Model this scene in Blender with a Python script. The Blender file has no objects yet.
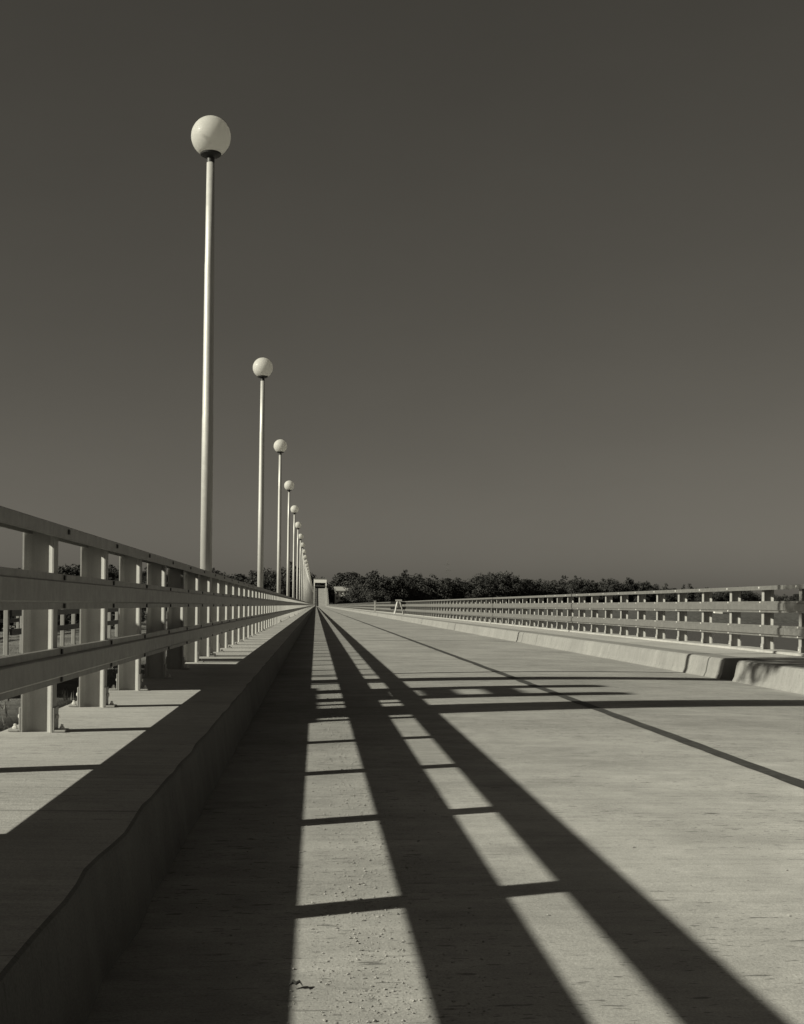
import bpy, bmesh, math, random
from mathutils import Vector, Matrix, noise as mnoise
R = random.Random(7)
S = bpy.context.scene
COL = S.collection
CZ = 0.86                     # camera height above the gutter of the road

# ------------------------------------------------------------------ materials
def node(nt, t, **k):
    n = nt.nodes.new(t)
    for a, b in k.items():
        setattr(n, a, b)
    return n

def mat_base(name, grey, rough=0.7, spec=0.35):
    m = bpy.data.materials.new(name); m.use_nodes = True
    nt = m.node_tree; p = nt.nodes['Principled BSDF']
    p.inputs['Base Color'].default_value = (grey, grey * .985, grey * .95, 1)
    p.inputs['Roughness'].default_value = rough
    p.inputs['Specular IOR Level'].default_value = spec
    return m, nt, p

def noise_layer(nt, scale, vec, detail=6, rough=.6):
    n = node(nt, 'ShaderNodeTexNoise'); n.inputs['Scale'].default_value = scale
    n.inputs['Detail'].default_value = detail; n.inputs['Roughness'].default_value = rough
    nt.links.new(vec, n.inputs['Vector']); return n.outputs['Fac']

def maprange(nt, v, a, b, c, d):
    n = node(nt, 'ShaderNodeMapRange')
    for i, x in zip(('From Min', 'From Max', 'To Min', 'To Max'), (a, b, c, d)):
        n.inputs[i].default_value = x
    nt.links.new(v, n.inputs['Value']); return n.outputs['Result']

def mul(nt, a, b, op='MULTIPLY'):
    n = node(nt, 'ShaderNodeMath', operation=op)
    for i, x in enumerate((a, b)):
        if isinstance(x, (int, float)): n.inputs[i].default_value = x
        else: nt.links.new(x, n.inputs[i])
    return n.outputs[0]

def grey_out(nt, v, p):
    c = node(nt, 'ShaderNodeCombineColor')
    nt.links.new(v, c.inputs[0]); nt.links.new(mul(nt, v, .985), c.inputs[1]); nt.links.new(mul(nt, v, .95), c.inputs[2])
    nt.links.new(c.outputs[0], p.inputs['Base Color'])

def mapped(nt, scale=(1, 1, 1), loc=(0, 0, 0), src='Object'):
    tc = node(nt, 'ShaderNodeTexCoord'); mp = node(nt, 'ShaderNodeMapping')
    mp.inputs['Scale'].default_value = scale; mp.inputs['Location'].default_value = loc
    nt.links.new(tc.outputs[src], mp.inputs['Vector']); return mp.outputs['Vector']

def bump(nt, h, p, strength, dist=.01):
    b = node(nt, 'ShaderNodeBump'); b.inputs['Strength'].default_value = strength; b.inputs['Distance'].default_value = dist
    nt.links.new(h, b.inputs['Height']); nt.links.new(b.outputs['Normal'], p.inputs['Normal'])

def concrete(name, grey, streak=(1.2, 26, 1), streak_amt=.1, mott=.16, spots=.5, joint=0, phase=0, bstr=.35, gutter=None, slab=None):
    m, nt, p = mat_base(name, grey, .85, .25)
    vec = mapped(nt)
    big = maprange(nt, noise_layer(nt, .55, vec, 5), .3, .7, 1 - mott, 1 + mott * .7)
    med = maprange(nt, noise_layer(nt, 6, vec, 6, .7), .3, .7, 1 - mott * .45, 1 + mott * .45)
    fine = maprange(nt, noise_layer(nt, 150, vec, 4, .8), .25, .75, .68, 1.32)
    st = noise_layer(nt, 1.0, mapped(nt, streak), 6, .65)
    stm = maprange(nt, st, .32, .68, 1 - streak_amt, 1 + streak_amt)
    v = mul(nt, mul(nt, big, med), mul(nt, fine, stm))
    # small dark stains with a shape of their own
    patch = maprange(nt, noise_layer(nt, 1.1, mapped(nt, (.8, 1, 1), (7, 2, 0)), 3), .40, .58, .3, 1)
    for sc, lo, k in (((10, 40, 10), .645, 1.0), ((22, 60, 22), .66, .95), ((46, 80, 46), .67, .85)):
        sp = noise_layer(nt, 1.0, mapped(nt, sc, (3 * k, sc[0], 0)), 2, .5)
        v = mul(nt, v, mul(nt, 1, mul(nt, mul(nt, maprange(nt, sp, lo, lo + .05, 0, 1), patch), spots * k), 'SUBTRACT'))
    md = noise_layer(nt, 2.6, mapped(nt, (.7, 1.3, 1), (1, 8, 0)), 7, .68)
    v = mul(nt, v, maprange(nt, md, .35, .65, 1 - mott * .55, 1 + mott * .5))
    if joint:
        tc = node(nt, 'ShaderNodeTexCoord'); sx = node(nt, 'ShaderNodeSeparateXYZ')
        nt.links.new(tc.outputs['Object'], sx.inputs[0])
        wob = mul(nt, noise_layer(nt, 3, vec, 3), .05)
        fr = mul(nt, mul(nt, mul(nt, mul(nt, sx.outputs['Y'], wob, 'ADD'), 1 / joint), .5 - phase / joint, 'ADD'), 1.0, 'FLOORED_MODULO')
        d = mul(nt, fr, .5, 'SUBTRACT')
        ab = node(nt, 'ShaderNodeMath', operation='ABSOLUTE'); nt.links.new(d, ab.inputs[0])
        v = mul(nt, v, maprange(nt, ab.outputs[0], 0, .012 / joint * 1.2, .55, 1))
    if gutter:
        # dust and grime washed into the gutter, with a ragged border
        tc2 = node(nt, 'ShaderNodeTexCoord'); s2 = node(nt, 'ShaderNodeSeparateXYZ'); nt.links.new(tc2.outputs['Object'], s2.inputs[0])
        rag = mul(nt, noise_layer(nt, 1.6, mapped(nt, (1, .35, 1), (2, 2, 0)), 6, .7), .9)
        gx = mul(nt, mul(nt, s2.outputs['X'], rag, 'ADD'), .45, 'SUBTRACT')
        v = mul(nt, v, maprange(nt, gx, gutter[0], gutter[1], gutter[2], 1))
    if slab:
        # paler at the near end, darker farther along Y, border broken by noise
        tc3 = node(nt, 'ShaderNodeTexCoord'); s3 = node(nt, 'ShaderNodeSeparateXYZ'); nt.links.new(tc3.outputs['Object'], s3.inputs[0])
        sy = mul(nt, s3.outputs['Y'], mul(nt, noise_layer(nt, .5, vec, 6, .7), 3.0), 'ADD')
        v = mul(nt, v, maprange(nt, mul(nt, sy, 1.5, 'SUBTRACT'), slab[0], slab[1], 1, slab[2]))
    v = mul(nt, v, grey)
    grey_out(nt, v, p)
    hb = mul(nt, mul(nt, noise_layer(nt, 120, vec, 4, .7), mul(nt, st, 1.1), 'ADD'), 1.0)
    bump(nt, hb, p, bstr, .006)
    return m

def paint(name, grey, rough=.45, spec=.4, wear=.1, scale=9):
    m, nt, p = mat_base(name, grey, rough, spec)
    vec = mapped(nt)
    a = maprange(nt, noise_layer(nt, scale, vec, 6, .65), .3, .7, 1 - wear, 1 + wear * .6)
    b = maprange(nt, noise_layer(nt, 1.0, mapped(nt, (25, 25, 1.2)), 4), .35, .7, 1 + wear * .5, 1 - wear)
    f = maprange(nt, noise_layer(nt, 160, vec, 2), .3, .7, .94, 1.06)
    v = mul(nt, mul(nt, mul(nt, a, b), f), grey); grey_out(nt, v, p)
    r = maprange(nt, noise_layer(nt, 14, vec, 4), .3, .7, rough - .08, rough + .1)
    nt.links.new(r, p.inputs['Roughness'])
    bump(nt, noise_layer(nt, 60, vec, 3), p, .12, .003)
    return m

def leafmat(name, grey):
    m, nt, p = mat_base(name, grey, .75, .15)
    gi = node(nt, 'ShaderNodeNewGeometry'); oi = node(nt, 'ShaderNodeObjectInfo')
    a = maprange(nt, gi.outputs['Random Per Island'], 0, 1, .8, 1.2)
    b = maprange(nt, oi.outputs['Random'], 0, 1, .75, 1.3)
    grey_out(nt, mul(nt, mul(nt, a, b), grey), p)
    return m

def soilmat(name, grey):
    m, nt, p = mat_base(name, grey, .95, .1)
    vec = mapped(nt)
    a = maprange(nt, noise_layer(nt, .35, vec, 6), .35, .65, .6, 1.35)
    b = maprange(nt, noise_layer(nt, 9, vec, 8, .75), .3, .7, .55, 1.45)
    grey_out(nt, mul(nt, mul(nt, a, b), grey), p)
    bump(nt, noise_layer(nt, 25, vec, 8, .75), p, .8, .05)
    return m

M = {}
M['road'] = concrete('road_concrete', .43, streak=(.9, 22, 1), streak_amt=.08, mott=.24, joint=25, phase=20.8, spots=.6, gutter=(.1, 1.3, .76), slab=(4.2, 9.5, .70))
M['walk'] = concrete('walk_concrete', .37, streak=(1.1, 34, 1), streak_amt=.12, mott=.14, joint=5.6, phase=9.2, spots=.4)
M['kerb'] = concrete('kerb_concrete', .23, streak=(8, 9, .5), streak_amt=.10, mott=.12, spots=.35, bstr=.28)
M['kerb_shade'] = concrete('shaded_kerb_concrete', .125, streak=(8, 5, .7), streak_amt=.1, mott=.15, spots=.3, bstr=.4)  # left kerb face: shade put into the colour so it merges with the dark walk
M['girder'] = concrete('girder_concrete', .25)
M['tar'] = paint('joint_tar', .06, .7, .3, .35, 5)
M['steel'] = paint('painted_steel', .30, .5, .35, .1); M['steel'].node_tree.nodes['Principled BSDF'].inputs['Metallic'].default_value = .7
M['post'] = paint('post_paint', .31, .5, .35, .1)
M['pole'] = paint('pole_aluminium_paint', .52, .5, .5, .04)
M['pole'].node_tree.nodes['Principled BSDF'].inputs['Metallic'].default_value = .3
M['dark'] = paint('dark_iron', .035, .5, .4, .2)
M['bolt'] = paint('galvanised_bolt', .6, .35, .6, .1)
M['white'] = paint('white_paint', .72, .55, .3, .12)
M['blackb'] = paint('dark_board', .03, .6, .3, .2)
M['wood'] = paint('weathered_timber', .2, .85, .2, .3, 4)
M['bark'] = paint('bark', .09, .95, .1, .35, 3)
M['leaf'] = leafmat('leaves_dark', .042)
M['leaf2'] = leafmat('leaves_mid', .047)
M['soil'] = soilmat('rough_grass_soil', .16)
M['bank'] = soilmat('bank_soil', .09)
M['roof'] = paint('roof_shingle', .12, .85, .2, .25)
M['pane'] = paint('window_dark', .03, .15, .6, .1)
M['stone'] = paint('gravel_stone', .34, .9, .2, .25, 40)
M['grass'] = leafmat('grass_blade', .13)
m, nt, p = mat_base('opal_glass', .80, .42, .16)
p.inputs['Coat Weight'].default_value = .07; p.inputs['Coat Roughness'].default_value = .06
grey_out(nt, mul(nt, maprange(nt, noise_layer(nt, 5, mapped(nt), 4), .3, .7, .95, 1.03), .76), p)
tr = node(nt, 'ShaderNodeBsdfTranslucent'); tr.inputs['Color'].default_value = (.76, .75, .72, 1)
mx = node(nt, 'ShaderNodeMixShader'); mx.inputs[0].default_value = .52
nt.links.new(p.outputs[0], mx.inputs[1]); nt.links.new(tr.outputs[0], mx.inputs[2]); nt.links.new(mx.outputs[0], nt.nodes['Material Output'].inputs['Surface'])
M['globe'] = m
m, nt, p = mat_base('river_water', .05, .22, .5)
vec = mapped(nt, (.25, .6, 1)); bump(nt, noise_layer(nt, 1.0, vec, 6, .6), p, .9, .6)
M['water'] = m

# ------------------------------------------------------------------ helpers
def link(name, me, mat, parent=None, loc=None):
    if mat is not None and not me.materials: me.materials.append(mat)
    o = bpy.data.objects.new(name, me); COL.objects.link(o)
    if parent: o.parent = parent
    if loc is not None: o.location = loc
    return o

def mesh_bm(bm, name, smooth=False):
    me = bpy.data.meshes.new(name)
    bmesh.ops.recalc_face_normals(bm, faces=bm.faces)
    bm.to_mesh(me); bm.free()
    if smooth:
        for f in me.polygons: f.use_smooth = True
    return me

def box(bm, x0, x1, y0, y1, z0, z1, bev=0):
    r = bmesh.ops.create_cube(bm, size=1)
    vs = r['verts']
    for v in vs:
        v.co = Vector((x0 if v.co.x < 0 else x1, y0 if v.co.y < 0 else y1, z0 if v.co.z < 0 else z1))
    if bev:
        es = list({e for v in vs for e in v.link_edges})
        bmesh.ops.bevel(bm, geom=es, offset=bev, segments=2, affect='EDGES', profile=.6)

def bar(bm, a, b, w, d=None, up=Vector((0, 0, 1))):
    a = Vector(a); b = Vector(b); d = d or w
    t = (b - a).normalized()
    if abs(t.dot(up)) > .98: up = Vector((0, 1, 0))
    s = t.cross(up).normalized(); u = s.cross(t)
    vs = [bm.verts.new(q + s * i * w / 2 + u * j * d / 2) for q in (a, b) for i, j in ((-1, -1), (1, -1), (1, 1), (-1, 1))]
    for f in ((0, 1, 2, 3), (7, 6, 5, 4), (0, 4, 5, 1), (1, 5, 6, 2), (2, 6, 7, 3), (3, 7, 4, 0)):
        bm.faces.new([vs[i] for i in f])

def lathe(bm, prof, n=24, cx=0, cy=0):
    rings = []
    for r, z in prof:
        rings.append([bm.verts.new((cx + r * math.cos(2 * math.pi * k / n), cy + r * math.sin(2 * math.pi * k / n), z)) for k in range(n)])
    for a, b in zip(rings, rings[1:]):
        for k in range(n):
            bm.faces.new((a[k], a[(k + 1) % n], b[(k + 1) % n], b[k]))
    bm.faces.new(rings[0][::-1]); bm.faces.new(rings[-1])

def tube(bm, pts, rad, n=10):
    rings = []
    for i, q in enumerate(pts):
        q = Vector(q); a = Vector(pts[max(i - 1, 0)]); b = Vector(pts[min(i + 1, len(pts) - 1)])
        t = (b - a).normalized(); s = t.cross(Vector((.3, .95, .1))).normalized(); u = s.cross(t)
        r = rad[i]
        rings.append([bm.verts.new(q + s * r * math.cos(2 * math.pi * k / n) + u * r * math.sin(2 * math.pi * k / n)) for k in range(n)])
    for a, b in zip(rings, rings[1:]):
        for k in range(n): bm.faces.new((a[k], a[(k + 1) % n], b[(k + 1) % n], b[k]))
    bm.faces.new(rings[0][::-1]); bm.faces.new(rings[-1])

def extrude_profile(prof, ys, off=None):
    """closed profile [(x,z)] swept along Y through the values ys; off(y) -> (dx,dz)"""
    bm = bmesh.new(); rings = []
    for y in ys:
        dx, dz = off(y) if off else (0, 0)
        rings.append([bm.verts.new((x + dx, y, z + dz)) for x, z in prof])
    n = len(prof)
    for a, b in zip(rings, rings[1:]):
        for k in range(n): bm.faces.new((a[k], a[(k + 1) % n], b[(k + 1) % n], b[k]))
    bm.faces.new(rings[0][::-1]); bm.faces.new(rings[-1])
    return bm

def struct(name, bm, mat, smooth=False):
    o = link(name, mesh_bm(bm, name, smooth), mat); o['kind'] = 'structure'; return o

def tag(o, label, cat, group=None):
    o['label'] = label; o['category'] = cat
    if group: o['group'] = group
    return o

def thing(name, label, cat, loc=(0, 0, 0), group=None):
    o = bpy.data.objects.new(name, None); COL.objects.link(o); o.location = loc
    o.empty_display_size = .3
    return tag(o, label, cat, group)

def copy_tree(o, parent=None):
    c = o.copy(); COL.objects.link(c)
    if parent: c.parent = parent
    for ch in list(o.children): copy_tree(ch, c)
    return c

def steps(a, b, s):
    n = max(1, int(round((b - a) / s))); return [a + (b - a) * i / n for i in range(n + 1)]

# ------------------------------------------------------------------ measures (z is relative to the camera, + CZ in world)
Z = lambda z: z + CZ
WALK = -.622; GUT = -.885; CROWN = -.850
KL, KR, XC = -.510, 5.19, 2.38
END = 620.0; RAMP = 725.0; RISE = 11.0
def ramp(y):
    if y <= END: return 0.0
    t = min(1, (y - END) / (RAMP - END))
    return RISE * (t * t * (3 - 2 * t) * .35 + t * .65)

YS = [-12] + steps(-8, 40, 2) + steps(45, 600, 15) + steps(605, RAMP, 5) + steps(RAMP + 10, 900, 20)
# road: one sheet with a slight crown
bm = bmesh.new(); xs = [KL - .03 + (KR - KL + .06) * i / 16 for i in range(17)]
grid = [[bm.verts.new((x, y, Z(CROWN + (GUT - CROWN) * ((x - XC) / (KR - XC)) ** 2) + ramp(y))) for x in xs] for y in YS]
for a, b in zip(grid, grid[1:]):
    for k in range(16): bm.faces.new((a[k], a[k + 1], b[k + 1], b[k]))
struct('road', bm, M['road'], True)
# bituminous centre joint, 4 mm above the slab, with a wavering edge
bm = bmesh.new(); rows = []
y = -6.0; ysj = []
while y < END:
    ysj.append(y); y += .12 if y < 30 else (.6 if y < 90 else 8)
for y in ysj:
    w = .052 + .014 * mnoise.noise(Vector((0, y * 2.3, 1))); c = XC + .012 * mnoise.noise(Vector((5, y * .8, 0)))
    rows.append([bm.verts.new((c + s * w, y, Z(CROWN) + .004)) for s in (-1, 1)])
for a, b in zip(rows, rows[1:]): bm.faces.new((a[0], a[1], b[1], b[0]))
struct('road_joint', bm, M['tar'])

# pavements (raised walks) with real kerb faces
def walk_profile(inner, outer, s):
    r = .010 if s < 0 else .03; b = GUT - .35
    pr = [(inner - s * .035, Z(GUT - .02)), (inner + s * .0, Z(WALK - r * 1.4)), (inner + s * r * .4, Z(WALK - r * .45)), (inner + s * r * 1.3, Z(WALK)),
          (outer, Z(WALK)), (outer, Z(b)), (inner - s * .035, Z(b))]
    return pr
bm = extrude_profile(walk_profile(KL, -1.5, -1), [-12] + steps(-8, 40, .15) + YS[26:], lambda y: ((.016 * mnoise.noise(Vector((1, y * 2.3, 0))) + .005 * mnoise.noise(Vector((1, y * 5.5, 4)))), ramp(y)))
o = struct('pavement', bm, M['walk'])
o.data.materials.append(M['kerb_shade'])
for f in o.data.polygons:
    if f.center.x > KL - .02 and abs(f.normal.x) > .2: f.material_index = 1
# right-hand walk: slab behind a separate kerb with a drain gap
bm = extrude_profile([(KR + .42, Z(WALK - .002)), (7.05, Z(WALK - .002)), (7.05, Z(GUT - .35)), (KR + .42, Z(GUT - .35))], YS, lambda y: (0, ramp(y)))
struct('pavement', bm, M['walk'])
bm = extrude_profile([(7.0, Z(WALK + .035)), (6.62, Z(WALK + .035)), (6.60, Z(WALK + .025)), (6.60, Z(WALK)), (7.0, Z(WALK))], YS, lambda y: (0, ramp(y)))
struct('pavement_ledge', bm, M['walk'])
joints = [-10, 3.2, 15.9, 20.6, 28.2, 30.1, 38.0] + [38 + 9.1 * i for i in range(1, 65)]
joints = [j for j in joints if j < END] + [END, RAMP]
GAP0, GAP1 = 14.82, 15.28
def kerb_seg(y0, y1, i):
    r = .035
    pr = [(KR - .05, Z(GUT - .05)), (KR - .035, Z(GUT + .015)), (KR - .012, Z(GUT + .06)), (KR + .012, Z(WALK - .07)), (KR + .022, Z(WALK - .03)), (KR + .045, Z(WALK - .006)), (KR + .085, Z(WALK)),
          (KR + .418, Z(WALK)), (KR + .418, Z(GUT - .3)), (KR - .05, Z(GUT - .3))]
    ys = steps(y0 + .008, y1 - .008, .5 if y1 < 60 else 5)
    dx = .008 * R.uniform(-1, 1) if y0 < 200 else 0
    bm = extrude_profile(pr, ys, lambda y: (dx + .002 * mnoise.noise(Vector((3, y * 1.5, 0))), ramp(y)))
    return bm
bmk = bmesh.new()
segs = []
for a, b in zip(joints, joints[1:]):
    if a < GAP0 < b: segs += [(a, GAP0), (GAP1, b)]
    else: segs.append((a, b))
for i, (a, b) in enumerate(segs):
    me = mesh_bm(kerb_seg(a, b, i), 'k'); bmk.from_mesh(me); bpy.data.meshes.remove(me)
# back of the drain opening
box(bmk, KR + .30, KR + .415, GAP0, GAP1, Z(GUT - .3), Z(WALK - .001))
box(bmk, KR - .02, KR + .30, GAP0, GAP1, Z(GUT - .3), Z(GUT - .03))
struct('kerb', bmk, M['kerb'])
# deck girders under the slab
bm = extrude_profile([(-1.35, Z(GUT - .351)), (6.9, Z(GUT - .351)), (6.5, Z(-2.6)), (-.9, Z(-2.6))], [40] + YS[28:], lambda y: (0, ramp(y)))
struct('bridge_deck', bm, M['girder'])
bm = bmesh.new()
for yp in range(70, 610, 60): box(bm, -1, 6.6, yp - 1, yp + 1, Z(-14), Z(-2.602), .1)
struct('bridge_pier', bm, M['girder'])

# ------------------------------------------------------------------ railings
PITCH = 1.4
NPOST = 100
def channel(x_web, x_toe, z0, z1, t=.011):
    """channel lying along Y, web at x_web, flanges towards x_toe (tapered, with softened toes)"""
    s = 1 if x_toe > x_web else -1
    return [(x_web, Z(z0)), (x_toe, Z(z0)), (x_toe, Z(z0 + t * .7)), (x_web + s * t, Z(z0 + t * 1.4)), (x_web + s * t, Z(z1 - t * 1.4)), (x_toe, Z(z1 - t * .7)), (x_toe, Z(z1)), (x_web, Z(z1))]
def hat(xf, s, z0, z1, lip=.032, lx=.040):
    a, b, c = xf + s * .001, xf + s * lx, xf + s * .058
    return [(a, Z(z0)), (b, Z(z0)), (b, Z(z0 + lip)), (c - s * .006, Z(z0 + lip + .001)), (c, Z(z0 + lip + .007)), (c, Z(z1 - lip - .007)), (c - s * .006, Z(z1 - lip - .001)), (b, Z(z1 - lip)), (b, Z(z1)), (a, Z(z1))]
def cap(x0, x1, z0, z1, t=.012):
    return [(x0, Z(z0)), (x0, Z(z1 - .004)), (x0 + (.004 if x1 > x0 else -.004), Z(z1)), (x1 - (.004 if x1 > x0 else -.004), Z(z1)), (x1, Z(z1 - .004)), (x1, Z(z0 + .024)),
            (x1 - (t if x1 > x0 else -t), Z(z0 + .024)), (x1 - (t if x1 > x0 else -t), Z(z1 - t)), (x0 + (t if x1 > x0 else -t), Z(z1 - t)), (x0 + (t if x1 > x0 else -t), Z(z0))]

def post_mesh(dh=0.0):
    """I-section post: flanges parallel to the bridge, web across it. local x: 0 = flange on the road side, 0.150 outwards (x negative)"""
    bm = bmesh.new()
    h = .622 + .3485 + dh
    hw, D, tw, r = .047, .150, .006, .026
    q = [(0, -hw), (-.008, -hw), (-.016, -tw - r * 1.0), (-.018, -tw - r * .62), (-.024, -tw - r * .26), (-.033, -tw - r * .05), (-.044, -tw)]
    left = [(-D - x, y) for x, y in q][::-1]
    half = q + left                          # near side, from road flange to outer flange
    pr = half + [(x, -y) for x, y in half][::-1]
    lo = [bm.verts.new((x, y, 0)) for x, y in pr]; hi = [bm.verts.new((x, y, h)) for x, y in pr]
    n = len(pr)
    for k in range(n): bm.faces.new((lo[k], lo[(k + 1) % n], hi[(k + 1) % n], hi[k]))
    bm.faces.new(lo[::-1]); bm.faces.new(hi)
    return mesh_bm(bm, 'post')
def angle_mesh(s):
    bm = bmesh.new()
    x = 0.001 if s > 0 else -.151
    box(bm, min(x, x + s * .009), max(x, x + s * .009), -.046, .052, .002, .118, .003)
    box(bm, min(x + s * .0095, x + s * .062), max(x + s * .0095, x + s * .062), -.046, .046, .002, .012, .003)
    return mesh_bm(bm, 'base_angle')
def bolt_mesh(s, flat):
    bm = bmesh.new()
    if flat:
        lathe(bm, [(.012, .0125), (.012, .022), (.009, .025), (.007, .025), (.007, .034), (.005, .036)], 6, (.038 if s > 0 else -.188), 0)
    else:
        lathe(bm, [(.012, 0), (.012, .009), (.009, .012)], 6)
        bmesh.ops.rotate(bm, verts=bm.verts, cent=(0, 0, 0), matrix=Matrix.Rotation(math.radians(90) * s, 3, 'Y'))
        bmesh.ops.translate(bm, verts=bm.verts, vec=((.0105 if s > 0 else -.1605), 0, .072))
    return mesh_bm(bm, 'bolt')
def railbolt_mesh(z, x):
    bm = bmesh.new(); box(bm, x - .004, x + .008, -.012, .012, z - .012, z + .012, .002); return mesh_bm(bm, 'rail_bolt')

def make_railing(name, label, xf, side, y0, matr, matp, bolt_sides):
    """side -1: left railing (outwards is -X); +1: right railing"""
    root = thing(name, label, 'railing', (xf, 0, 0))
    inv = -xf
    def rail(nm, prof):
        bm = bmesh.new()
        cuts = [(y0 - 4.1 * PITCH if side < 0 else 17.1 - 10 * PITCH) + 10 * PITCH * k for k in range(-1, 48)]
        cuts = [c for c in cuts if c < END] + [END]
        for a, b in zip(cuts, cuts[1:]):
            e = extrude_profile([(x + inv, z) for x, z in prof], [a + .006, b - .006]); me = mesh_bm(e, 'r'); bm.from_mesh(me); bpy.data.meshes.remove(me)
        return link(nm, mesh_bm(bm, nm), matr, root)
    s = -side                                   # direction towards the road
    rail('top_rail', cap(xf + s * .058, xf - s * .124, .300, .361))
    rail('middle_rail', hat(xf, s, -.034, .133))
    rail('bottom_rail', hat(xf, s, -.386, -.221, .032, .030))
    pm = post_mesh(); am = {1: angle_mesh(1), -1: angle_mesh(-1)}
    pm.materials.append(matp)
    for a in am.values(): a.materials.append(matp)
    bms = {(q, f): bolt_mesh(q, f) for q in (1, -1) for f in (0, 1)}
    for b in bms.values(): b.materials.append(M['bolt'])
    rb = [railbolt_mesh(.622 + z, .059) for z in (.336,)] + [railbolt_mesh(.622 + z, .041) for z in (.117, -.018)] + [railbolt_mesh(.622 + z, .031) for z in (-.237, -.370)]
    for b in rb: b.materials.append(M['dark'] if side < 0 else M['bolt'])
    far = bmesh.new()
    k = 0; y = y0 - 3 * PITCH
    while y < END - 1:
        if k < NPOST:
            o = link('post', pm, None, root, (0, y, Z(WALK) + .0))
            o.rotation_euler = (0, 0, 0 if side < 0 else math.pi)
            if k < 40:
                for q in (1, -1):
                    link('base_angle', am[q], None, o)
                    if k < 24:
                        link('bolt', bms[(q, 0)], None, o); link('bolt', bms[(q, 1)], None, o)
            if k < 16:
                for b in rb: link('rail_bolt', b, None, o)
        else:
            me = pm.copy(); me.transform(Matrix.Translation((0, y, Z(WALK))) @ Matrix.Rotation(0 if side < 0 else math.pi, 4, 'Z')); far.from_mesh(me); bpy.data.meshes.remove(me)
        y += PITCH; k += 1
    fo = link('post', mesh_bm(far, 'far_posts'), matp, root); fo['kind'] = 'stuff'
    return root

make_railing('railing', 'long painted steel railing with three rails running along the left walk below the globe lamps', -1.25, -1, 5.76, M['steel'], M['post'], 1)
make_railing('railing', 'long painted steel railing on the far side of the road, sunlit above the right kerb', 6.72, 1, 18.05, M['steel'], M['post'], 1)

# ------------------------------------------------------------------ globe lamps
LX, LY, LS = -1.325, 14.4, 14.02
HG = 5.605
def build_lamp():
    root = thing('street_lamp', '', 'street lamp', (LX, LY, Z(WALK)))
    b = -WALK
    gr = .238; gz = b + HG
    bm = bmesh.new()
    z1 = b + 2.23; z2 = b + 4.07; z3 = b + HG - .315
    lathe(bm, [(.073, .03), (.068, z1 - .004), (.068, z1), (.0655, z1 + .05), (.0585, z2 - .01), (.0585, z2), (.0560, z2 + .03), (.047, z3)], 28)
    link('pole', mesh_bm(bm, 'pole', True), M['pole'], root)
    bm = bmesh.new(); lathe(bm, [(.13, .002), (.13, .026), (.10, .032), (.085, .09)], 28)
    link('base_flange', mesh_bm(bm, 'base_flange'), M['pole'], root)
    bm = bmesh.new()
    lathe(bm, [(.047, z3 + .001), (.046, gz - .252), (.06, gz - .243), (.095, gz - .238), (.122, gz - .222), (.128, gz - .206), (.12, gz - .199)], 28)
    link('globe_holder', mesh_bm(bm, 'globe_holder'), M['dark'], root)
    bm = bmesh.new(); n = 20
    th0 = math.acos(-.2 / gr)
    prof = [(max(gr * math.sin(th0 * (1 - i / n)), .0008), gz + gr * math.cos(th0 * (1 - i / n))) for i in range(n + 1)]
    lathe(bm, prof, 40); link('globe', mesh_bm(bm, 'globe', True), M['globe'], root)
    return root
ORD = ['nearest and tallest', 'second', 'third', 'fourth', 'fifth', 'sixth', 'seventh', 'eighth', 'ninth', 'tenth']
lamp = build_lamp()
for i in range(43):
    o = lamp if i == 0 else copy_tree(lamp)
    o.location = (LX, LY + LS * i, Z(WALK)); o['group'] = 'globe lamps along the left railing'
    o.rotation_euler.z = R.uniform(0, 6)
    if i == 0: o['label'] = 'nearest and tallest pale pole with white globe standing at the left railing'
    elif i < 10: o['label'] = '%s globe lamp from the camera in the row along the left railing' % ORD[i]
    else: o['label'] = 'tiny distant globe lamp in the row merging towards the portal'

# ------------------------------------------------------------------ barricade and marker post on the right walk
BY = 90.0
t = thing('barricade', 'white trestle barricade with two dark boards standing before the right railing', 'barricade', (6.2, BY, Z(WALK)))
for s in (-1, 1):
    for q in (-1, 1):
        bm = bmesh.new(); bar(bm, (s * .10, q * .03, 1.0), (s * .34, q * .36, 0), .09, .05); link('leg', mesh_bm(bm, 'leg'), M['post'], t)
bm = bmesh.new(); box(bm, -.24, .24, -.09, .09, .98, 1.1, .01); link('cap_board', mesh_bm(bm, 'cap_board'), M['post'], t)
for z in (.36, .74):
    bm = bmesh.new(); box(bm, -.6, .6, .14, .17, z, z + .2, .005); link('board', mesh_bm(bm, 'board'), M['blackb'], t)
bm = bmesh.new(); box(bm, -.1, .1, -.06, .06, .5, .98); link('gusset', mesh_bm(bm, 'gusset'), M['post'], t)
bm = bmesh.new(); box(bm, -.15, .15, -.13, .13, 0, .06); box(bm, -.09, .09, -.09, .09, .05, 1.05, .02); box(bm, -.13, .13, -.13, .13, 1.05, 1.13, .02)
tag(link('marker_post', mesh_bm(bm, 'marker_post'), M['post'], None, (6.2, 126, Z(WALK))), 'slim white post before the right railing, left of the trestle barricade', 'post')

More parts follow.
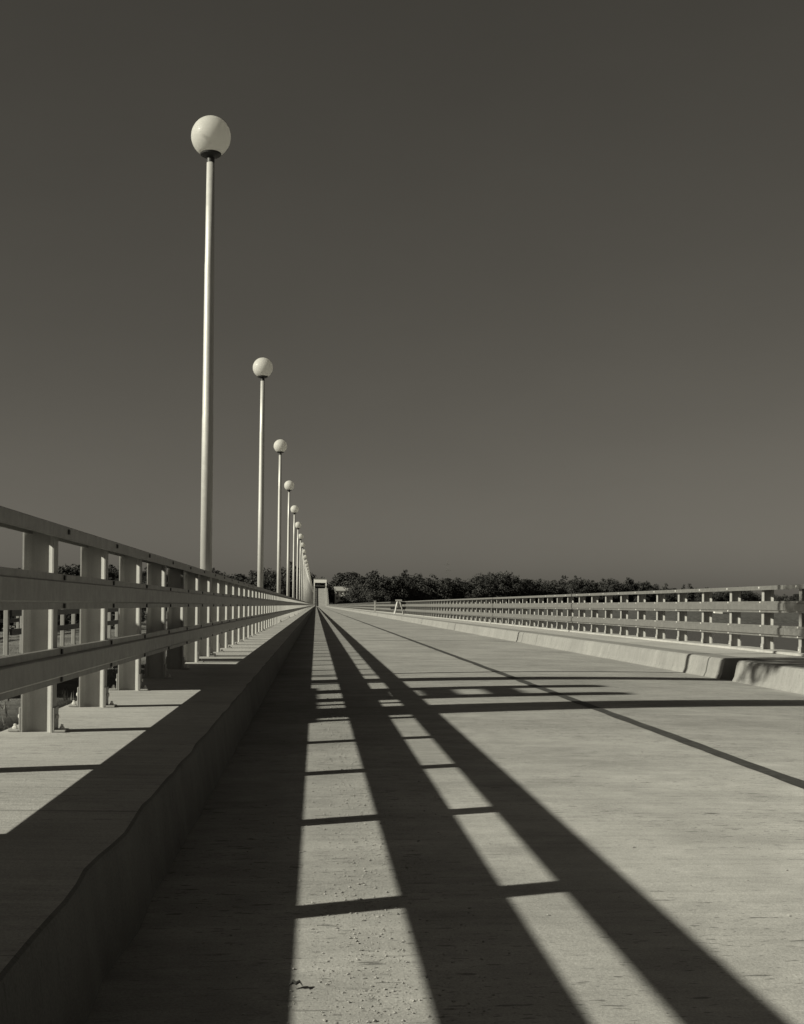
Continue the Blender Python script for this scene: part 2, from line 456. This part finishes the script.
# ------------------------------------------------------------------ far truss span with portal
t = thing('truss_span', 'tall pale portal of the far truss span where the road climbs', 'bridge span', (2.4, END + 4, Z(GUT)))
W = 3.55
for s in (-1, 1):
    bm = bmesh.new()
    npan = 10; L = RAMP - END - 6
    for k in range(npan):
        ya, yb = L * k / npan, L * (k + 1) / npan
        za, zb = ramp(END + 4 + ya), ramp(END + 4 + yb)
        ha, hb = 1.15, 1.15
        bar(bm, (s * W, ya, za + .1), (s * W, yb, zb + .1), .4, .5); bar(bm, (s * W, ya, za + ha), (s * W, yb, zb + hb), .4, .4)
        bar(bm, (s * W, ya, za), (s * W, ya, za + ha), .3); bar(bm, (s * W, ya, za), (s * W, yb, zb + hb), .25)
    link('side_truss', mesh_bm(bm, 'side_truss'), M['post'], t)
    bm = bmesh.new(); box(bm, s * W - .32, s * W + .32, L, L + 1, ramp(RAMP) - 12, ramp(RAMP) + 5.4, .05); link('portal_leg', mesh_bm(bm, 'portal_leg'), M['white'], t)
bm = bmesh.new(); box(bm, -W - .32, W + .32, L - .1, L + 1.1, ramp(RAMP) + 3.3, ramp(RAMP) + 5.5, .06); link('header_beam', mesh_bm(bm, 'header_beam'), M['white'], t)
bm = bmesh.new(); box(bm, -W - .45, W + .45, L - .3, L + 1.3, ramp(RAMP) + 5.51, ramp(RAMP) + 5.9, .05); link('cornice', mesh_bm(bm, 'cornice'), M['steel'], t)
bm = bmesh.new(); bar(bm, (-W, L, ramp(RAMP) + 1.4), (W, L, ramp(RAMP) + 1.4), .2, .25)

link('sway_brace', mesh_bm(bm, 'sway_brace'), M['steel'], t)

# ------------------------------------------------------------------ terrain and water
def smooth(a, b, v):
    q = min(1, max(0, (v - a) / (b - a))); return q * q * (3 - 2 * q)
def left_h(x, y):
    base = -.66 - .44 * smooth(-2.2, -6.2, x) if x < 0 else -.95
    if x > -1.5 and x < 7.3: base = -1.35
    if x > 7.2: base = -1.6 - 7.6 * smooth(7.2, 30, x)
    base += .05 * mnoise.noise(Vector((x * .8, y * .8, 0))) - .02
    return base - 10 * smooth(74, 110, y + .25 * x + 2 * mnoise.noise(Vector((x * .06, y * .06, 3))))
def shore(x):
    return 690 + max(0, x) * .55 + (abs(min(0, x)) * .12) + 18 * mnoise.noise(Vector((x * .012, 1, 2)))
def far_h(x, y):
    d = y - shore(x)
    m = 7.6 * math.exp(-(((x - 17.2) / 9) ** 2 + ((y - 764) / 11) ** 2))
    return m - 10 + 5.2 * smooth(0, 26, d) + 6 * smooth(40, 160, d) + .8 * mnoise.noise(Vector((x * .03, y * .03, 0)))
def terrain(name, xs, ys, fn, mat):
    bm = bmesh.new()
    g = [[bm.verts.new((x, y, Z(fn(x, y)))) for x in xs] for y in ys]
    for a, b in zip(g, g[1:]):
        for k in range(len(xs) - 1): bm.faces.new((a[k], a[k + 1], b[k + 1], b[k]))
    return struct(name, bm, mat, True)
terrain('ground', [-160, -120, -90, -70, -55, -45] + steps(-36, -12, 3) + steps(-11, -1.6, .47) + steps(-1.2, 7, 2) + steps(8, 40, 4), steps(-60, -10, 10) + steps(-8, 40, 1) + steps(43, 110, 4), left_h, M['soil'])
terrain('far_bank', steps(-1200, -320, 80) + steps(-300, -20, 20) + steps(-15, 50, 5) + steps(65, 700, 20) + steps(780, 3000, 150), [640, 670] + steps(680, 740, 12) + steps(745, 800, 5) + steps(812, 1000, 12) + steps(1030, 1900, 45) + [2200, 3000, 5000], far_h, M['bank'])
bm = bmesh.new()
vs = [bm.verts.new(c) for c in ((-6000, -1500, Z(-9.2)), (6000, -1500, Z(-9.2)), (6000, 9000, Z(-9.2)), (-6000, 9000, Z(-9.2)))]; bm.faces.new(vs)
struct('river', bm, M['water'])

# gravel and grit on the road edge, rough grass outside the left walk
bm = bmesh.new(); RG = random.Random(3)
gv, gf = [], []
OCT = [(1, 0, 0), (0, 1, 0), (-1, 0, 0), (0, -1, 0), (0, 0, 1), (0, 0, -1), (.6, .6, .45), (-.6, -.6, .45), (.6, -.6, .45), (-.6, .6, .45)]
OF = [(0, 1, 6), (6, 1, 4), (0, 6, 4), (1, 2, 9), (9, 2, 4), (1, 9, 4), (2, 3, 7), (7, 3, 4), (2, 7, 4), (3, 0, 8), (8, 0, 4), (3, 8, 4), (1, 0, 5), (2, 1, 5), (3, 2, 5), (0, 3, 5)]
for k in range(15000):
    y = 2.2 + 11 * RG.random() ** 1.6
    q = RG.random()
    x = RG.gauss(.17 + .03 * math.sin(y * 1.7), .085) if q < .62 else (RG.gauss(.18, .22) if q < .93 else RG.uniform(-.3, 2.2))
    if x < -.36: continue
    s = (.0007 + .0007 * RG.random() + .0034 * RG.random() ** 12) * (1 + .04 * y)
    zc = CROWN + (GUT - CROWN) * ((x - XC) / (KR - XC)) ** 2
    a = RG.uniform(0, 6.28); ca, sa = math.cos(a), math.sin(a); ax, ay, az = RG.uniform(.8, 1.5), RG.uniform(.7, 1.1), RG.uniform(.5, .85)
    b0 = len(gv)
    for vx, vy, vz in OCT:
        jx, jy, jz = vx * ax * s * RG.uniform(.8, 1.2), vy * ay * s * RG.uniform(.8, 1.2), vz * az * s * RG.uniform(.85, 1.15)
        gv.append((x + jx * ca - jy * sa, y + jx * sa + jy * ca, Z(zc) + s * .3 + jz))
    gf += [tuple(b0 + i for i in f) for f in OF]
bm.free(); gme = bpy.data.meshes.new('gravel'); gme.from_pydata(gv, [], gf)
o = link('gravel', gme, M['stone']); o['kind'] = 'stuff'; o['label'] = 'fine loose gravel and grit scattered along the shaded edge of the road'; o['category'] = 'gravel'
bm = bmesh.new()
tube(bm, [(-.045, .0, .006), (-.02, .006, .009), (.0, .002, .008), (.022, .005, .010), (.04, -.002, .006)], [.002, .004, .0035, .003, .0015], 6); bmesh.ops.scale(bm, verts=bm.verts, vec=(.8, 1, .8))
bmesh.ops.scale(bm, verts=bm.verts, vec=(.45, 1.7, 1.7))
tag(link('twig', mesh_bm(bm, 'twig'), M['dark'], None, (-.035, 2.73, Z(GUT + .012))), 'small dark twig lying on the road at the edge of the shadow', 'twig')
bm = bmesh.new()
for k in range(5200):
    y = 2 + 30 * RG.random() ** 1.4; x = -1.56 - 5.5 * RG.random() ** 1.5
    if mnoise.noise(Vector((x * 1.3, y * 1.3, 8))) < -.12: continue
    h = RG.uniform(.03, .10); a = RG.uniform(0, 6.28); w = .006
    z = Z(left_h(x, y)) - .01; dx, dy = math.cos(a) * w, math.sin(a) * w; l = Vector((RG.gauss(0, .4), RG.gauss(0, .4), 1)) * h
    v = [bm.verts.new((x - dx, y - dy, z)), bm.verts.new((x + dx, y + dy, z)), bm.verts.new((x + l.x, y + l.y, z + l.z))]; bm.faces.new(v)
me = mesh_bm(bm, 'grass'); o = link('grass', me, M['grass']); o['kind'] = 'stuff'; o['label'] = 'sparse short grass on the rough ground left of the walk'; o['category'] = 'grass'

# ------------------------------------------------------------------ fences of the side road, left beyond the railing
def side_fence(x, y0, n, pitch, label, nr):
    t = thing('roadside_fence', label, 'fence', (x, y0, 0))
    for k in range(n):
        y = k * pitch
        bm = bmesh.new(); box(bm, -.05, .05, -.045, .045, Z(left_h(x, y0 + y)) - .3, Z(left_h(x, y0 + y)) + 1.0 + R.uniform(-.02, .02), .012)
        link('post', mesh_bm(bm, 'post'), M['post'], t, (0, y, 0))
    for hz in (.48, .88):
        bm = bmesh.new(); rows = []
        for k in range(n - 1):
            za = Z(left_h(x, y0 + k * pitch)) + hz; zb = Z(left_h(x, y0 + (k + 1) * pitch)) + hz
            bar(bm, (.10, k * pitch - .0, za), (.10, (k + 1) * pitch - .01, zb), .05, .13)
        link('rail', mesh_bm(bm, 'rail'), M['wood' if nr else 'dark'], t)
side_fence(-6.5, 25.2, 14, 1.4, 'white posted fence with dark rails seen between the left rails, nearer of two', 0)
side_fence(-10.4, 26.5, 14, 1.4, 'white posted fence across the side road, farther of two seen through the left railing', 0)

# ------------------------------------------------------------------ trees
def leaf_crown(rng, blobs, n, size, flat=.6):
    """leaf clumps scattered through several uneven lobes; blobs: (centre, radii)"""
    bm = bmesh.new(); tot = sum(b[1][0] * b[1][1] * b[1][2] for b in blobs) ** .999
    for c, r in blobs:
        m = max(6, int(n * r[0] * r[1] * r[2] / tot))
        for k in range(m):
            d = Vector((rng.gauss(0, 1), rng.gauss(0, 1), rng.gauss(0, 1))).normalized()
            q = rng.random() ** .45
            wob = 1 + .22 * mnoise.noise(d * 2.1 + Vector(c))
            pnt = Vector(c) + Vector((d.x * r[0], d.y * r[1], d.z * r[2])) * q * wob
            nrm = (d + Vector((rng.gauss(0, .4), rng.gauss(0, .4), rng.gauss(.2, .4)))).normalized()
            a = nrm.cross(Vector((rng.gauss(0, 1), rng.gauss(0, 1), rng.gauss(0, 1)))).normalized(); b = nrm.cross(a)
            s = size * rng.uniform(.6, 1.5)
            vs = [bm.verts.new(pnt + a * s * u + b * s * v * flat + nrm * s * w) for u, v, w in ((-1, 0, 0), (-.2, -.9, .15), (1, -.2, -.1), (.3, .9, .12))]
            bm.faces.new(vs)
    return bm

def tree_meshes(seed, h, spread, kind):
    rng = random.Random(seed); blobs = []
    nb = 11 if kind else 14
    for k in range(nb):
        f = k / (nb - 1)
        zc = h * (.22 + .66 * f)
        w = spread * (math.sin(math.pi * (.22 + .72 * f)) if kind == 0 else (1.05 - .75 * f))
        a = rng.uniform(0, 6.28); rr = w * rng.uniform(.25, .75)
        s = w * rng.uniform(.5, .8)
        blobs.append(((math.cos(a) * rr, math.sin(a) * rr, zc + rng.gauss(0, .03 * h)), (s, s, s * rng.uniform(.65, .95))))
    bm = leaf_crown(rng, blobs, 3600, h * .027)
    cm = mesh_bm(bm, 'crown'); cm.materials.append(M['leaf'] if seed % 2 else M['leaf2'])
    bm = bmesh.new(); tube(bm, [(0, 0, -1), (.1, 0, h * .2), (-.1, .1, h * .45), (.1, 0, h * .8)], [h * .025, h * .02, h * .014, h * .004], 7)
    for k in range(5):
        c, r = blobs[2 + k]; tube(bm, [(0, 0, h * .25 + k * h * .07), tuple(Vector(c) * .6 + Vector((0, 0, h * .12))), c], [h * .011, h * .007, h * .002], 5)
    tm = mesh_bm(bm, 'trunk'); tm.materials.append(M['bark'])
    return cm, tm
VAR = [tree_meshes(11 + i, 20, 6.5 + (i % 3) * 1.2, 0 if i % 4 != 3 else 1) for i in range(8)]
def plant(x, y, h, label, group, nm='broadleaf_tree'):
    v = VAR[R.randrange(len(VAR))]
    t = thing(nm, label, 'tree', (x, y, Z(far_h(x, y))), group)
    s = h / 20; t.scale = (s * R.uniform(.85, 1.25), s * R.uniform(.85, 1.2), s); t.rotation_euler.z = R.uniform(0, 6.28)
    link('crown', v[0], None, t); link('trunk', v[1], None, t)
    return t

def top_profile(px):
    """height (pixels above the horizon line) of the wood, by direction"""
    pts = [(-60, 30), (40, 33), (75, 38), (120, 40), (160, 32), (215, 35), (250, 31), (268, 41), (300, 40), (312, 30), (330, 30), (345, 33), (390, 34), (420, 33), (450, 28), (500, 33), (512, 34), (525, 27), (560, 30), (575, 30), (590, 26), (610, 29), (640, 27), (662, 23), (690, 23), (705, 22), (725, 19), (742, 23), (760, 15), (800, 17), (900, 18)]
    for (a, u), (b, w) in zip(pts, pts[1:]):
        if a <= px <= b: return u + (w - u) * (px - a) / (b - a)
    return 25
def treeline_y(px):
    return 752 if px < 380 else 752 + (px - 380) * 1.25
cnt = 0
px = -40.0
while px < 840:
    for row, (dy, k) in enumerate(((22, 1.0), (2, .80), (-14, .5))):
        pj = px + R.uniform(-7, 7)
        y = treeline_y(pj) + dy + R.uniform(-5, 5); x = (pj - 316) / 1200 * y
        if -7 < x < 12 and row > 0 and y < 760: continue
        if -7 < x < 12 and 0: continue
        if row == 2 and R.random() < .35: continue
        if 9.5 < x < 25 and 740 < y < 772: continue
        if 9.5 < x < 25 and y <= 740: k *= .5
        top = top_profile(pj) / 1200 * y * k * R.uniform(.98, 1.2)
        h = max(4, top - far_h(x, y))
        if pj < 316:
            plant(x, y, h, 'dark leafy tree of the wood on the far bank, behind the lamp poles', 'trees of the far wood left of the portal')
        elif pj < 640:
            plant(x, y, h, 'dark leafy tree of the tall wood on the far bank, above the right railing', 'trees of the far wood right of the portal')
        else:
            plant(x, y, h, 'dark leafy tree of the low distant wood seen through the right railing', 'trees of the low wood at the far right')
        cnt += 1
    px += 6.4 if px > 300 else 8.5
print('far trees', cnt)

SH = []
for i in range(3):
    rng = random.Random(90 + i)
    bl = [((rng.uniform(-.5, .5), rng.uniform(-.5, .5), rng.uniform(.35, .9)), (.55, .55, .42)) for k in range(5)]
    c = mesh_bm(leaf_crown(rng, bl, 700, .07), 'foliage'); c.materials.append(M['leaf'])
    bm = bmesh.new()
    for k in range(4): bar(bm, (0, 0, -.1), bl[k][0], .03)
    q = mesh_bm(bm, 'stem'); q.materials.append(M['bark']); SH.append((c, q))
for i in range(34):
    y = 44 + 26 * R.random(); x = -y * R.uniform(.15, .285)
    if x > -11.5 and y < 50: x -= 2.5
    t = thing('shrub', 'low dark shrub on the rough ground behind the roadside fences', 'shrub', (x, y, Z(left_h(x, y))), 'shrubs behind the roadside fences')
    t.rotation_euler.z = R.uniform(0, 6.28); k = R.uniform(.8, 1.5); t.scale = (k * 1.2, k * 1.2, k * .8)
    link('foliage', SH[i % 3][0], None, t); link('stem', SH[i % 3][1], None, t)

# ---- trees and timber just out of frame on the left, whose shadows cross the road
def near_tree(x, y, h, r0, lean, blobs, n, label):
    t = thing('broadleaf_tree', label, 'tree', (x, y, Z(left_h(x, y))))
    bm = bmesh.new(); pts = []; rad = []
    for k in range(9):
        f = k / 8; pts.append((lean[0] * f * h + .08 * math.sin(5 * f), lean[1] * f * h + .08 * math.sin(4 * f + 1), h * f - .2)); rad.append(r0 * (1.25 - .25 * min(1, f * 6)) * (1 - .55 * f))
    tube(bm, pts, rad, 14)
    rng = random.Random(int(x * 10))
    for c, r in blobs:
        b = Vector(pts[5 + rng.randrange(3)]); c = Vector(c); tube(bm, [b, b.lerp(c, .5) + Vector((0, 0, .3)), c], [r0 * .3, r0 * .2, r0 * .06], 7)
    link('trunk', mesh_bm(bm, 'trunk', True), M['bark'], t)
    cm = mesh_bm(leaf_crown(rng, blobs, n, .13), 'crown'); link('crown', cm, M['leaf2'], t)
near_tree(-5.8, 7.5, 9.6, .52, (0.0, .02), [((.3, 2.3, 8.4), (1.8, 2.7, 1.8)), ((1.0, .2, 10.7), (1.9, 1.9, 1.6)), ((.6, 2.4, 10.6), (1.8, 1.7, 1.5))], 11000, 'tall thick-trunked tree just left of the walk, outside the railing, nearer of two')
near_tree(-6.3, 11.8, 13.5, .36, (0, -.11), [((0, -1.5, 14.5), (2.4, 2.4, 2.0)), ((1.2, -.7, 13.2), (1.6, 1.8, 1.4)), ((-.2, -2.4, 13.6), (1.8, 1.6, 1.4))], 4200, 'tall slender tree just left of the walk, outside the railing, farther of two')

t = thing('tool_shed', 'low plank tool shed on the rough ground outside the left railing', 'shed', (-4.1, 9.55, Z(-.92)))
bm = bmesh.new()
for k in range(9): box(bm, -.62, .62, -1.75 + .389 * k + .004, -1.75 + .389 * (k + 1) - .004, -.1, 1.72, .004)
link('wall', mesh_bm(bm, 'wall'), M['wood'], t)
bm = bmesh.new(); bar(bm, (-.75, 0, 1.78), (.75, 0, 1.90), 3.7, .05); link('roof', mesh_bm(bm, 'roof'), M['roof'], t)
bm = bmesh.new(); box(bm, .623, .65, -.4, .4, .05, 1.55, .004); d = link('door', mesh_bm(bm, 'door'), M['wood'], t)
bm = bmesh.new(); box(bm, .652, .69, .26, .30, .85, 1.0, .004); link('handle', mesh_bm(bm, 'handle'), M['dark'], d)
t = thing('timber_frame', 'heavy timber frame of two posts with crossbars beside the tool shed', 'frame', (-5.3, 9.6, Z(-.95)))
for s in (-1, 1):
    bm = bmesh.new(); box(bm, -.12, .12, s * .55 - .17, s * .55 + .17, -.2, 4.75, .03); link('post', mesh_bm(bm, 'post'), M['wood'], t)
for z in (2.9, 3.35, 3.72, 4.1):
    bm = bmesh.new(); box(bm, -.08, .08, -.378, .378, z - .07, z + .07, .01); link('crossbar', mesh_bm(bm, 'crossbar'), M['wood'], t)

# ------------------------------------------------------------------ far small things: house, hut, power pylon
hy = 762; hx = (343 - 316) / 1200 * hy
t = thing('house', 'white house among the dark trees right of the portal', 'house', (hx, hy, Z(far_h(hx, hy) - .3)))
bm = bmesh.new(); box(bm, -5.2, 5.2, 0, 7, -3, 6.2); link('wall', mesh_bm(bm, 'wall'), M['white'], t)
bm = bmesh.new()
pr = [(-.8, 6.1), (3.5, 8.6), (7.8, 6.1), (7.8, 6.3), (3.5, 8.85), (-.8, 6.35)]
vv = [[bm.verts.new((x, yy, zz)) for yy, zz in pr] for x in (-5.8, 5.8)]
for k in range(6): bm.faces.new((vv[0][k], vv[0][(k + 1) % 6], vv[1][(k + 1) % 6], vv[1][k]))
bm.faces.new(vv[0]); bm.faces.new(vv[1][::-1]); link('roof', mesh_bm(bm, 'roof'), M['post'], t)
for x in (-3.8, -1.3, 1.3, 3.8):
    for z in (.6, 3.6):
        bm = bmesh.new(); box(bm, x - .5, x + .5, -.06, -.01, z, z + 1.5); link('window', mesh_bm(bm, 'window'), M['pane'], t)
bm = bmesh.new(); box(bm, -5.2, 5.2, -2.2, -.07, 2.6, 2.85); link('porch_roof', mesh_bm(bm, 'porch_roof'), M['white'], t)
uy = 940; ux = (718 - 316) / 1200 * uy
t = thing('boathouse', 'tiny white boathouse on the far shore seen between the right rails', 'boathouse', (ux, uy, Z(far_h(ux, uy))))
bm = bmesh.new(); box(bm, -3, 3, -2, 2, -2, 2.6); link('wall', mesh_bm(bm, 'wall'), M['white'], t)
bm = bmesh.new(); bar(bm, (-3.3, -1.2, 3.2), (3.3, -1.2, 3.2), 3.2, .15, Vector((0, -.45, 1))); bar(bm, (-3.3, 1.2, 3.2), (3.3, 1.2, 3.2), 3.2, .15, Vector((0, .45, 1))); link('roof', mesh_bm(bm, 'roof'), M['white'], t)
py = 1000; pxx = (447 - 316) / 1200 * py
t = thing('power_pylon', 'faint lattice power pylon rising behind the far wood', 'pylon', (pxx, py, Z(-3)))
bm = bmesh.new()
for a in range(4):
    s1, s2 = ((-1, -1), (1, -1), (1, 1), (-1, 1))[a]; n1, n2 = ((-1, -1), (1, -1), (1, 1), (-1, 1))[(a + 1) % 4]
    for k in range(9):
        z0, z1 = k * 4.6, (k + 1) * 4.6; w0, w1 = 2.6 * (1 - z0 / 46), 2.6 * (1 - z1 / 46)
        bar(bm, (s1 * w0, s2 * w0, z0), (s1 * w1, s2 * w1, z1), .11); bar(bm, (s1 * w0, s2 * w0, z0), (n1 * w1, n2 * w1, z1), .07)
link('lattice', mesh_bm(bm, 'lattice'), M['steel'], t)
for z in (33, 38):
    bm = bmesh.new(); bar(bm, (-3.6, 0, z), (3.6, 0, z), .14); link('crossarm', mesh_bm(bm, 'crossarm'), M['steel'], t)

# ------------------------------------------------------------------ light, sky, camera
SUN = Vector((1, .36, -.555)).normalized()
sl = bpy.data.lights.new('sun', 'SUN'); sl.energy = 3.7; sl.angle = math.radians(.53); sl.color = (1, .975, .815)
so = bpy.data.objects.new('sun', sl); COL.objects.link(so); so.rotation_euler = SUN.to_track_quat('-Z', 'Y').to_euler(); so.location = (-30, -10, 40)
w = bpy.data.worlds.new('World'); S.world = w; w.use_nodes = True
nt = w.node_tree; nt.nodes.clear()
sky = node(nt, 'ShaderNodeTexSky', sky_type='NISHITA'); sky.sun_disc = False
sky.sun_elevation = math.asin(-SUN.z); sky.sun_rotation = math.atan2(-SUN.x, -SUN.y) % (2 * math.pi)
sky.air_density = 1.0; sky.dust_density = 1.6; sky.ozone_density = 1.0
sep = node(nt, 'ShaderNodeSeparateColor'); nt.links.new(sky.outputs[0], sep.inputs[0])
# panchromatic film behind a red filter: the red part of the sky light only
comb = node(nt, 'ShaderNodeCombineColor')
red = mul(nt, mul(nt, sep.outputs[0], .9, 'POWER'), maprange(nt, noise_layer(nt, 2.4, mapped(nt, (1, 1, 2.2), src='Generated'), 7, .62), .3, .7, .955, 1.045))   # thin uneven veil high in the sky
for i, k in enumerate((1.0, .93, .78)):
    nt.links.new(mul(nt, red, k), comb.inputs[i])
bg = node(nt, 'ShaderNodeBackground'); bg.inputs[1].default_value = .0275
nt.links.new(comb.outputs[0], bg.inputs[0])
out = node(nt, 'ShaderNodeOutputWorld'); nt.links.new(bg.outputs[0], out.inputs[0])

cam = bpy.data.cameras.new('camera'); co = bpy.data.objects.new('camera', cam); COL.objects.link(co); S.camera = co
F = 1200.0
cam.sensor_fit = 'HORIZONTAL'; cam.sensor_width = 36; cam.lens = 36 * F / 804
cam.shift_x = (402 - 316) / 804; cam.shift_y = (605 - 512) / 804
cam.clip_start = .05; cam.clip_end = 20000
co.matrix_world = Matrix.Translation((0, 0, CZ)) @ Matrix.Rotation(math.radians(90), 4, 'X') @ Matrix.Rotation(.0115, 4, 'Z')

S.view_settings.view_transform = 'Standard'; S.view_settings.look = 'None'; S.view_settings.exposure = 0.7; S.view_settings.gamma = 1
S.render.resolution_x, S.render.resolution_y = 804, 1024
